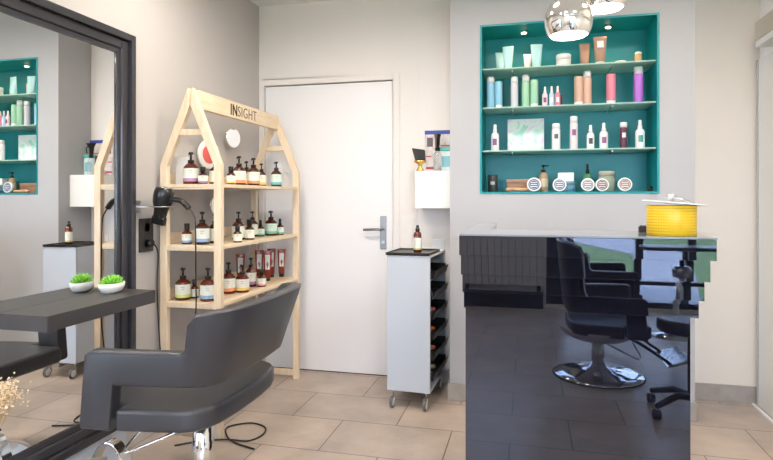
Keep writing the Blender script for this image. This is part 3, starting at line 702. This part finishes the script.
# poster magazine leaning behind
t = thing('magazine', 'upright magazine with blue header strip behind the bottles on the white cabinet', 'magazine', (-.568, YB-.062, zt), 0)
box(-.105, .105, 0, .006, 0, .278).build('cover', mat('magazine_cover', (.68, .62, .60), .4, noise=.35, nscale=24), t)
box(-.105, .105, -.001, -.0001, .252, .278).build('header_strip', mat('magazine_blue', (.04, .07, .35), .4), t)
for q4 in ((-.098, -.04, .02, .035), (-.098, -.06, .10, .11), (0, .07, .17, .18)): box(q4[0], q4[1], -.001, -.0001, q4[2], q4[3]).build('red_patch', mat('magazine_red', (.55, .10, .10), .4), t)
for q4 in ((-.09, -.05, .17, .23), (.02, .07, .06, .13)): box(q4[0], q4[1], -.0012, -.0002, q4[2], q4[3]).build('photo_patch', mat('magazine_photo', (.12, .09, .09), .4), t)
q = at_y(437.5, 180, 3.68)
t = thing('spray_bottle', 'clear spray bottle with black trigger on the white cabinet', 'bottle', (q.x, 3.68, zt), math.radians(-60))
MB().lathe([(.024, 0), (.026, .004), (.026, .10), (.018, .125), (.012, .132)], 22).build('body', M_clear, t)
m = MB().lathe([(.016, .131), (.016, .152), (.010, .156)], 16)
m.add([(-.032, -.012, .245), (.034, -.012, .240), (.012, -.010, .20), (.010, -.01, .155), (-.012, -.01, .155), (-.018, -.01, .21),
       (-.032, .012, .245), (.034, .012, .240), (.012, .010, .20), (.010, .01, .155), (-.012, .01, .155), (-.018, .01, .21)],
      [(0, 1, 2, 3, 4, 5), (11, 10, 9, 8, 7, 6)]+[(i, i+6, (i+1) % 6+6, (i+1) % 6) for i in range(6)])
m.tube(spline([(.022, 0, .222), (.034, 0, .20), (.030, 0, .165)], 4), .004, 6)
m.build('trigger_head', M_black, t)
q = at_y(449, 180, 3.66)
t = thing('storage_box', 'clear plastic box with teal lid behind the spray bottle on the cabinet', 'box', (-.517, 3.75, zt), 0)
box(-.045, .045, -.04, .04, 0, .135).build('container', mat('milky_plastic', (.72, .84, .84), .3), t, .008)
box(-.047, .047, -.042, .042, .1355, .160).build('lid', mat('teal_lid', (.12, .55, .46), .4), t, .004)
box(-.03, .03, -.0415, -.0405, .03, .10).build('label', mat('aqua_label', (.25, .55, .6), .5), t)
q = at_y(420.5, 180, 3.66)
t = thing('beauty_tool', 'black fan-shaped brush head on a gold foot at the cabinet left edge', 'tool', (q.x, 3.645, zt), 0)
MB().lathe([(.026, 0), (.024, .008), (.010, .03), (.012, .045), (.04, .058), (.042, .068), (.034, .071)], 22, 1, .7).build('gold_foot', M_gold, t)
m = MB().add([(-.030, -.02, .0715), (.034, -.02, .0715), (.034, .02, .0715), (-.030, .02, .0715), (-.052, -.02, .150), (.030, -.016, .138), (.030, .016, .138), (-.052, .02, .150)],
             [(0, 3, 2, 1), (4, 5, 6, 7), (0, 1, 5, 4), (2, 3, 7, 6), (0, 4, 7, 3), (1, 2, 6, 5)])
m.build('brush_head', M_rubber, t, .004)
p = at_y(438, 246, YB-.05)
t = thing('light_switch', 'white square light switch low on the alcove wall', 'switch', (p.x, YB-.0505, p.z))
box(-.042, .042, -.009, 0, -.042, .042).build('plate', M_whitep, t, .003)
box(-.028, .028, -.013, -.0091, -.028, .028).build('rocker', M_whitep, t, .002)
# small wall knob seen on the cream wall and white paper roll beside the cabinet corner

# ------------------------------------------------------------------ desk
dx0, dx1 = -.234, .576
t = thing('reception_desk', 'glossy black reception desk with five stepped tiers mirroring the salon', 'desk', (0, 0, 0))
tiers = [(2.0, 1.031, 1.098), (2.05, .957, 1.0305), (2.10, .887, .9565), (2.15, .820, .8865)]
for i, (y, z0, z1) in enumerate(tiers):
    box(dx0, dx1-.004*i, y, 2.34, z0, z1).build('front_tier', M_desk, t, .0008)
box(dx0+.002, .548, 2.19, 2.33, 0.0, .8195).build('front_panel', M_desk, t, .0008)
q = MB().prism([(dx0, 2.0), (dx1+.003, 2.0), (dx1+.003, 2.34), (-.150, 2.34), (-.150, 2.88), (dx0, 2.88)], 1.0985, 1.105)
q.build('desk_top', M_desktop, t, .001)
box(dx0+.001, -.151, 2.345, 2.878, 0, 1.098).build('return_panel', M_desk, t, .001)
box(-.149, .54, 2.345, 2.80, .72, .745).build('work_surface', M_slab, t, .002)
box(.50, .54, 2.345, 2.79, 0, .719).build('side_panel', M_desk, t, .001)
# yellow drum
t = thing('yellow_canister', 'yellow perforated drum with thin white lid on the black desk', 'canister', (.470, 2.115, 1.1055))
MB().lathe([(.075, 0), (.077, .002), (.077, .098), (.0755, .1)], 64).build('drum', M_yellow, t)
m = MB(); m.T = Matrix.Rotation(math.radians(5), 4, 'Y')
m.lathe([(.098, .101+.005), (.102, .107), (.098, .110)], 40); l = m.build('lid', M_whitep, t)
MB().lathe([(.008, .1105), (.008, .122), (.015, .125), (.015, .134), (.01, .138)], 18).build('knob', M_satin, l)
MB().tube([(.012, 0, .124), (.045, .01, .118), (.062, .02, .112)], .003, 6).build('latch', M_satin, l)
t = thing('card_holder', 'small dark grey block on desk left of the yellow drum', 'holder', (.405, 2.22, 1.1055))
box(-.02, .02, -.008, .008, 0, .022).build('block', M_bag, t, .002)
MB().box(-.016, .016, -.004, .004, .0221, .026).build('slot', M_black, t)

# ------------------------------------------------------------------ pendants
def pendant(loc, R, lb, cord=True):
    t = thing('pendant_lamp', lb, 'lamp', loc)
    prof = []
    for i in range(25):
        a = math.radians(-44+i*(132/24)); prof.append((R*math.cos(a)**(.62 if a < 0 else 1), R*math.sin(a)))
    inn = [(r-.002, z) for r, z in prof]
    MB().lathe(prof+inn[::-1], 48, caps=False).build('shade', M_chrome, t)
    zb = R*math.sin(math.radians(-41)); rb = R*math.cos(math.radians(-41))**.62-.004
    MB().lathe([(rb, zb), (rb, zb+.003)], 40).build('diffuser', M_emitw, t)
    MB().lathe([(.014, R-.002), (.014, R+.03), (.004, R+.045)], 16).build('cap', M_chrome, t)
    MB().tube([(0, 0, R+.044), (0, 0, ZC-loc[2]-.02)], .0025, 6).build('cord', M_black, t)
    MB().lathe([(.045, ZC-loc[2]-.02), (.045, ZC-loc[2]-.0005)], 24).build('ceiling_rose', M_chrome, t)
    return t
p1 = at_y(568.5, 19.5, 2.38); pendant(tuple(p1), .093, 'chrome globe pendant lamp hanging lower, left of the pair')
p2 = at_y(604.5, -7, 2.52); pendant(tuple(p2), .093, 'chrome globe pendant lamp cut by the top edge, right of the pair')

# ------------------------------------------------------------------ niche shelves and products
zs = [2.008, 1.775, 1.516]; nb = nz0+t_+.0006
for z, wd in zip(zs, ('top', 'middle', 'lowest')):
    t = thing('glass_shelf', '%s of the three frosted glass shelves in the teal niche' % wd, 'shelf', (0, 0, 0))
    box(nx0+.014, nx1-.014, NY+.012, NY+ND-.002, z-.008, z).build('glass_plate', M_glass, t, .001)
    for x in (nx0+.19, nx1-.24):
        MB().tube([(x, NY+ND-.002, z-.014), (x, NY+.05, z-.014)], .004, 8).build('bracket_pin', M_satin, t)
def nx(px, Y): return at_y(px, 150, Y).x
def can(px, Y, zb, h, r, col, topc=True, botc=False, lb='', capc=None, nm='spray_can', dark=None):
    t = thing(nm, lb, 'bottle', (nx(px, Y), Y, zb))
    z0 = h*.14 if botc else 0; z1 = h*.80 if topc else h
    MB().lathe([(r*.97, z0), (r, z0+.002), (r, z1-.006), (r*.9, z1)], 22).build('body', col, t)
    if botc: MB().lathe([(r*.95, 0), (r*.95, z0-.0005)], 20).build('base_cap', capc or M_whitep, t)
    if topc: MB().lathe([(r*.93, z1+.0005), (r*.93, h-.004), (r*.8, h)], 20).build('cap', capc or M_whitep, t)
    if dark: 
        vs = []; n = 6
        for i in range(n+1):
            a = math.radians(-90)+(i/n-.5)*.9
            for z in (h*.42, h*.6): vs.append(((r+.0008)*math.cos(a), (r+.0008)*math.sin(a), z))
        MB().add(vs, [(2*i, 2*i+2, 2*i+3, 2*i+1) for i in range(n)], True).build('print', dark, t)
    return t
def spray(px, Y, zb, h, r, col, lb, printc, capc=None):
    t = thing('spray_bottle', lb, 'bottle', (nx(px, Y), Y, zb))
    MB().lathe([(r*.95, 0), (r, .003), (r, h*.58), (r*.8, h*.66), (r*.45, h*.70)], 22).build('body', col, t)
    MB().lathe([(r*.5, h*.70), (r*.5, h*.80), (r*.38, h*.82), (r*.38, h*.97), (r*.3, h)], 16).build('spray_cap', capc or M_whitep, t)
    vs = []; n = 6
    for i in range(n+1):
        a = math.radians(-90)+(i/n-.5)*1.0
        for z in (h*.22, h*.46): vs.append(((r+.0008)*math.cos(a), (r+.0008)*math.sin(a), z))
    MB().add(vs, [(2*i, 2*i+2, 2*i+3, 2*i+1) for i in range(n)], True).build('print', printc, t)
def tubep(px, Y, zb, h, r, col, lb, rz=0, capc=None, printc=None):
    t = thing('squeeze_tube', lb, 'tube', (nx(px, Y), Y, zb), rz)
    n = 20; V = []; Fc = []; z0 = h*.13
    prof = [(z0, r*.8, r*.8), (z0+.004, r*.9, r*.85), (h*.55, r*1.05, r*.55), (h*.93, r*1.2, .004), (h, r*1.22, .003)]
    for z, a, b in prof:
        for i in range(n): an = 2*PI*i/n; V.append((a*math.cos(an), b*math.sin(an), z))
    for k in range(4):
        for i in range(n): j = (i+1) % n; Fc.append((k*n+i, k*n+j, (k+1)*n+j, (k+1)*n+i))
    Fc.append(tuple(range(4*n, 5*n))); MB().add(V, Fc, True).build('body', col, t)
    MB().lathe([(r*.72, 0), (r*.78, z0-.001)], 18).build('cap', capc or M_whitep, t)
    if printc: 
        MB().add([(-r*.6, -r*.62, h*.6), (r*.6, -r*.62, h*.6), (r*.6, -r*.22, h*.85), (-r*.6, -r*.22, h*.85)], [(0, 1, 2, 3)]).build('print', printc, t)
Yf, Ybk = NY+.10, NY+.19
cB = cm('pack_sky_blue', (.25, .52, .68)); cA = cm('pack_aqua', (.50, .78, .78)); cS = cm('pack_silver', (.58, .57, .62), .3); cG = cm('pack_green', (.32, .58, .40)); cC = cm('pack_copper', (.62, .40, .30), .3)
cP = cm('pack_pink', (.72, .22, .30)); cV = cm('pack_purple', (.45, .16, .62)); cBr = cm('pack_bronze', (.42, .25, .18)); cW = cm('pack_white', (.80, .80, .80)); cPk = cm('pack_pale_pink', (.75, .62, .66)); cLB = cm('pack_light_blue', (.45, .60, .78)); cD = cm('pack_plum', (.10, .03, .06))
cInk = cm('pack_ink', (.08, .07, .10)); cInk2 = cm('pack_plum_ink', (.25, .08, .2)); cInk3 = cm('pack_teal_ink', (.05, .28, .26))
T = zs[0]+.0006
tubep(500, Ybk, T, .135, .024, cA, 'pale aqua tube at the far left back of the top glass shelf', .2)
tubep(508, Yf, T, .148, .028, cA, 'larger pale aqua tube, second from left on the top glass shelf', -.15)
tubep(527.5, Ybk, T, .115, .020, cPk, 'pale cream tube partly behind an aqua tube, top glass shelf', 0)
tubep(536.5, Yf, T, .150, .029, cA, 'wide pale aqua tube, right one of the second pair on top shelf', .15)
t = thing('cream_jar', 'white round jar below the pendant lamp on the top glass shelf', 'jar', (nx(563.5, Yf), Yf, T))
MB().lathe([(.040, 0), (.042, .003), (.042, .045)], 28).build('pot', cW, t); MB().lathe([(.043, .0455), (.043, .074), (.040, .077)], 28).build('lid', M_whitep, t)
tubep(584.5, Ybk, T, .160, .026, cBr, 'bronze tube partly behind the pendant lamp, top glass shelf', .1)
tubep(600, Yf, T, .172, .031, cBr, 'large bronze tube with light print on the top glass shelf', .05, printc=cW)
t = thing('tin', 'flat white round tin lying on the top glass shelf', 'tin', (nx(620.5, Yf), Yf, T)); MB().lathe([(.033, 0), (.033, .009)], 26).build('pot', cW, t); MB().lathe([(.034, .0095), (.034, .017), (.031, .019)], 26).build('lid', M_whitep, t)
can(638.3, Yf, T, .068, .020, cm('pack_gold', (.55, .36, .16)), lb='small gold jar with pale cap at right end of top glass shelf', nm='small_jar')
T = zs[1]+.0006
can(490.8, Yf, T, .200, .0245, cB, lb='tall sky blue can, white top cap, left end of middle glass shelf')
can(498.7, Yf, T, .168, .0225, cB, False, True, lb='shorter sky blue can with white base cap on middle glass shelf')
can(514.5, Yf, T, .193, .0225, cS, lb='tall silver-lilac can with white cap on the middle glass shelf')
can(525.7, Yf, T, .200, .0235, cG, lb='tall green can with white top cap on the middle glass shelf')
can(534.2, Yf, T, .168, .0235, cG, False, True, lb='shorter green can standing on white base cap, middle glass shelf')
spray(544.9, Yf, T, .125, .0165, cPk, 'small pale pink spray bottle, first of three minis on middle shelf', cInk2)
spray(551.6, Yf, T, .125, .0155, cLB, 'small light blue spray bottle, middle of the three minis', cW)
spray(557.6, Yf, T, .125, .0155, cP, 'small rose pink spray bottle, right of the three minis', cW)
can(560.9, Ybk, T, .088, .010, cD, False, lb='thin dark red vial just behind the rose pink mini bottle', nm='vial')
can(578.7, Yf, T, .175, .0265, cC, False, True, lb='copper can on white base cap, left of the copper pair')
can(587.2, Yf, T, .205, .0245, cC, lb='taller copper can with white top cap, right of the copper pair')
can(611, Yf, T, .180, .0265, cP, False, True, lb='rose pink can on white base cap, alone on the middle shelf')
can(638.4, Yf, T, .215, .0265, cV, lb='bright purple can with white top cap, right end of middle shelf')
T = zs[2]+.0006
spray(495, Yf, T, .165, .024, cW, 'white spray bottle at the left end of the lowest glass shelf', cInk2)
tag(box(-.110, .110, -.012, .012, 0, .205).build('picture_board', M_art, None, .001), 'square pastel marbled board in mint and lilac on the lowest glass shelf', 'picture', loc=(nx(525.7, Ybk), Ybk+.01, T))
can(556, Yf, T, .160, .0245, cW, lb='white bottle with small dark print right of the pastel board', dark=cInk)
can(573.8, Yf, T, .200, .0235, cm('pack_pearl', (.66, .62, .64), .25), lb='tallest silver-white can on the lowest glass shelf', dark=cInk2)
spray(590.5, Yf, T, .145, .0215, cW, 'short white spray bottle right of the tall silver can', cInk)
spray(603.7, Yf, T, .155, .024, cW, 'white spray bottle with plum print, between white and plum ones', cInk2)
can(623.5, Yf, T, .155, .0215, cD, lb='plum dark can with white cap on the lowest glass shelf', dark=cW)
spray(640, Yf, T, .165, .0255, cW, 'white spray bottle with teal print, right end of lowest glass shelf', cInk3)
T = nb
can(492.8, Yf, T, .105, .030, cm('dark_glass', (.03, .035, .035), .15), False, lb='dark glass candle jar at the left end of the niche floor', nm='candle_jar', dark=cm('silver_ink', (.3, .3, .3)))
t = thing('wooden_tray', 'brown wooden gift box behind the first round tin on niche floor', 'box', (nx(521, Ybk), Ybk, T)); box(-.085, .085, -.04, .04, 0, .06).build('body', M_wood2, t, .003); box(-.087, .087, -.042, .042, .0605, .078).build('lid', wood_mat('light_brown_wood', (.42, .28, .19), (.34, .2, .12), (2, 12, 12)), t, .003)
t = thing('driftwood', 'flat piece of light driftwood lying before the wooden box', 'driftwood', (nx(520, Yf-.04), Yf-.035, T))
m = MB().tube(spline([(-.085, 0, .012), (-.04, .006, .016), (.02, -.004, .012), (.06, .004, .017), (.09, 0, .012)], 5), [.004]+[.011]*19+[.004], 8); m.build('stick', wood_mat('drift', (.6, .36, .22), (.45, .24, .14), (3, 12, 12)), t)
def upright_tin(px, py, r, col, lb):
    Y = NY+.045; x = nx(px, Y)
    t = thing('round_tin', lb, 'tin', (x, Y, T+r+.0008)); m = MB(); m.T = Matrix.Rotation(math.radians(84), 4, 'X'); m.lathe([(r-.002, -.012), (r, -.010), (r, .010), (r-.002, .012)], 36); m.build('case', M_whitep, t)
    m = MB(); m.T = Matrix.Rotation(math.radians(84), 4, 'X'); m.lathe([(r*.80, .0122), (r*.80, .0130)], 30); f = m.build('lid_face', col, t)
    m = MB(); m.T = Matrix.Rotation(math.radians(84), 4, 'X')
    for k in range(3): m.box(-r*.45, r*.45, -r*.35+k*r*.3, -r*.25+k*r*.3, .0131, .0136)
    m.tube([(r*.62*math.cos(a), r*.62*math.sin(a), .0133) for a in [2*PI*i/24 for i in range(24)]], .0009, 5, closed=True)
    m.build('print', M_whitep, f)
upright_tin(534, 184.5, .041, cm('tin_navy', (.08, .12, .22)), 'large round white tin with navy face, first on the niche floor')
upright_tin(559.5, 185, .039, cm('tin_slate', (.12, .15, .22)), 'round white tin with slate face below the blue jar')
upright_tin(587.7, 185.8, .038, cm('tin_grey', (.22, .21, .22)), 'round white tin with grey face below the green spray bottle')
upright_tin(602, 185.8, .037, cm('tin_brown', (.16, .10, .09)), 'round white tin with brown face before the glass jar')
upright_tin(624.7, 185.8, .039, cm('tin_sepia', (.24, .16, .12)), 'round white tin with sepia face, rightmost on the niche floor')
Yp = NY+.13
t = thing('pump_bottle', 'beige pump bottle with black pump on the teal niche floor', 'bottle', (nx(543.5, Yp), Yp, T))
MB().lathe([(.026, 0), (.027, .003), (.027, .10), (.018, .115), (.011, .118)], 22).build('body', cm('pack_khaki', (.34, .26, .16)), t)
MB().lathe([(.0275, .03), (.0275, .08)], 22, caps=False).build('label', cm('pack_tan', (.55, .45, .32)), t)
MB().lathe([(.013, .1185), (.013, .135), (.004, .137), (.004, .152), (.011, .153), (.011, .163)], 14).tube([(0, 0, .159), (.03, -.01, .158)], .004, 6).build('pump', M_black, t)
t = thing('blue_jar', 'wide slate blue jar under the small white box, niche floor', 'jar', (nx(566, Yp+.02), Yp+.02, T)); MB().lathe([(.055, 0), (.058, .004), (.058, .045)], 28).build('pot', cm('jar_blue', (.10, .24, .33), .2), t); MB().lathe([(.059, .0455), (.059, .062)], 28).build('lid', cm('jar_lid_blue', (.16, .30, .38)), t)
tag(box(-.045, .045, -.03, .03, 0, .052).build('small_box', cW, None, .002), 'small white carton resting on the slate blue jar', 'box', loc=(nx(565.7, Yp+.02), Yp+.02, T+.0628))
t = thing('spray_bottle', 'dark green glass spray bottle with black nozzle on niche floor', 'bottle', (nx(587.5, Yp), Yp, T)); MB().lathe([(.026, 0), (.027, .003), (.027, .085), (.018, .105), (.011, .108)], 22).build('body', cm('bottle_green', (.06, .22, .10), .15), t); MB().lathe([(.012, .1085), (.012, .13), (.007, .132), (.007, .165)], 14).build('spray_cap', M_black, t)
t = thing('glass_jar', 'greenish glass jar with lid at the back of the niche floor', 'jar', (nx(606.5, Yp+.02), Yp+.02, T)); MB().lathe([(.044, 0), (.048, .006), (.050, .05), (.046, .09)], 28).build('glass', cm('jar_glass', (.30, .36, .28), .12), t); MB().lathe([(.045, .0905), (.046, .115), (.042, .122)], 28).build('lid', cm('jar_lid', (.42, .42, .33), .3), t)
t = thing('small_clip', 'tiny black hair clip box at the right corner of the niche floor', 'clip', (nx(652, Yp), Yp, T)); box(-.026, .026, -.014, .014, 0, .018).build('body', M_black, t, .004); MB().lathe([(.012, .0182), (.012, .028), (.007, .031)], 14).build('knob', M_black, t)
# puck lights in the niche ceiling
for px, wd in ((524, 'left'), (607, 'right')):
    x = nx(px, NY+.2); t = thing('puck_light', '%s warm puck light in the ceiling of the teal niche' % wd, 'lamp', (x, NY+.15, nz1-t_-.0005))
    MB().lathe([(.020, -.009), (.022, -.007), (.022, 0)], 24).build('ring', M_satin, t); MB().lathe([(.015, -.013), (.016, -.0095)], 20).build('lens', M_emitn, t)
    L = bpy.data.lights.new('puck_lamp', 'SPOT'); L.energy = 3.2; L.color = (1, .72, .45); L.spot_size = math.radians(120); L.spot_blend = .8; L.shadow_soft_size = .02
    o = bpy.data.objects.new('puck_lamp', L); COL.objects.link(o); o.parent = t; o.location = (0, -.03, -.02)

# ------------------------------------------------------------------ behind the camera (seen mirrored in the desk)
t = thing('radiator', 'tall pale grooved panel radiator on the far wall, mirrored in the desk', 'radiator', (-.72, YF, 0))
m = MB()
for k in range(12): m.box(k*.0735, k*.0735+.070, .03, .075, .27, 1.0)
m.build('panel', M_rad, t, .002)
box(.0, .88, .004, .029, .27, .97).build('back_plate', M_rad, t)
box(.0, .88, .03, .085, 0, .20).build('plinth', M_black, t, .002)
for x in (.03, .81): box(x, x+.04, .04, .065, .2005, .269).build('foot', M_black, t)
t = thing('rolling_stool', 'black rolling stool foot with castors at the right of the desk reflection', 'stool', (.90, .80, 0))
MB().lathe([(.17, .47), (.18, .48), (.18, .53), (.16, .545)], 32).build('seat', M_leather2, t)
MB().tube([(0, 0, .08), (0, 0, .4695)], .02, 14).build('gas_post', M_black, t)
m = MB()
for k in range(5):
    a = 2*PI*k/5+2.6; m.tube([(0, 0, .10), (.10*math.cos(a), .10*math.sin(a), .115), (.24*math.cos(a), .24*math.sin(a), .07)], [.024, .020, .016], 8)
m.build('star_base', M_black, t)
for k in range(5):
    a = 2*PI*k/5+2.6; m = MB(); m.T = Matrix.Translation((.24*math.cos(a), .24*math.sin(a), .027)) @ Matrix.Rotation(PI/2, 4, 'Y'); m.lathe([(.02, -.022), (.027, -.018), (.027, .018), (.02, .022)], 18); m.build('castor', M_black, t)
t = thing('pedestal_table', 'small pedestal table with chrome pole and round base mirrored in the desk', 'table', (1.26, -1.2, 0))
MB().lathe([(.20, 0), (.20, .008), (.05, .04), (.03, .06)], 40).build('base', M_chrome, t)
MB().tube([(0, 0, .05), (0, 0, .62)], .025, 18).build('pole', M_chrome, t)
MB().lathe([(.07, .56), (.08, .62), (.06, .655)], 24).build('collar', M_satin, t)
MB().prism([(-.32, -.16), (.32, -.16), (.36, 0), (.32, .16), (-.32, .16), (-.36, 0)], .80, .83).build('tray_top', M_black, t, .01)
MB().tube([(0, 0, .65), (0, 0, .799)], .02, 12).build('neck', M_black, t)

# ------------------------------------------------------------------ ceiling downlights
g = 'ceiling downlights'
k = 0
names = {0: 'left', 1: 'central', 2: 'right'}; rows = {0: 'rear', 1: 'mid', 2: 'front'}
for j, y in enumerate((-1.4, .6, 2.4)):
    for i, x in enumerate((-1.25, -.35, .95)):
        t = thing('ceiling_downlight', 'round recessed ceiling downlight, %s one of the %s row' % (names[i], rows[j]), 'lamp', (x, y, ZC-.0005), 0, g)
        MB().lathe([(.05, -.006), (.055, -.005), (.055, 0)], 28).build('bezel', M_whitep, t)
        MB().lathe([(.042, -.009), (.042, -.0065)], 24).build('lens', M_emitd, t)
        L = bpy.data.lights.new('downlight_lamp', 'AREA'); L.shape = 'DISK'; L.size = .30; L.energy = 13; L.color = (1, .90, .80); L.spread = math.radians(170)
        o = bpy.data.objects.new('downlight_lamp', L); COL.objects.link(o); o.parent = t; o.location = (0, 0, -.012)
# daylight portals
for x0, x1, z0, z1 in ((WX0, WX1, .04, WZ1), (SX0, SX1, SZ0, WZ1)):
    L = bpy.data.lights.new('daylight_portal', 'AREA'); L.shape = 'RECTANGLE'; L.size = x1-x0; L.size_y = z1-z0; L.cycles.is_portal = True
    o = bpy.data.objects.new('daylight_portal', L); COL.objects.link(o); o.location = ((x0+x1)/2, YF-.16, (z0+z1)/2); o.rotation_euler = (PI/2, 0, 0)
    o.rotation_euler = (math.radians(90), 0, 0)
L = bpy.data.lights.new('sun', 'SUN'); L.energy = 6; L.angle = .02; L.color = (1, .95, .88)
o = bpy.data.objects.new('sun', L); COL.objects.link(o); o.rotation_euler = (math.radians(-35), math.radians(15), 0)

W_ = bpy.data.worlds.new('sky'); S.world = W_; W_.use_nodes = True
nt = W_.node_tree; bg = nt.nodes['Background']
tc = nt.nodes.new('ShaderNodeTexCoord'); sp = nt.nodes.new('ShaderNodeSeparateXYZ'); cr = nt.nodes.new('ShaderNodeValToRGB')
nt.links.new(tc.outputs['Generated'], sp.inputs[0]); nt.links.new(sp.outputs[2], cr.inputs[0]); nt.links.new(cr.outputs[0], bg.inputs[0])
e = cr.color_ramp.elements; e[0].position = 0; e[0].color = (.68, .81, 1, 1); e[1].position = .6; e[1].color = (.42, .60, 1, 1)
bg.inputs[1].default_value = 10

# ------------------------------------------------------------------ camera
cam = bpy.data.cameras.new('camera'); cam.sensor_width = 36; cam.lens = F/773*36; cam.shift_y = -(230-HY)/773; cam.clip_start = .02
co = bpy.data.objects.new('camera', cam); COL.objects.link(co); co.location = (0, 0, H); co.rotation_euler = (PI/2, 0, TH)
S.camera = co
S.view_settings.view_transform = 'Standard'; S.view_settings.look = 'None'; S.view_settings.gamma = 1; S.view_settings.exposure = .38
S.view_settings.use_curve_mapping = False
S.cycles.max_bounces = 10; S.cycles.glossy_bounces = 6; S.cycles.transmission_bounces = 8
S.cycles.sample_clamp_indirect = 6; S.cycles.use_denoising = True
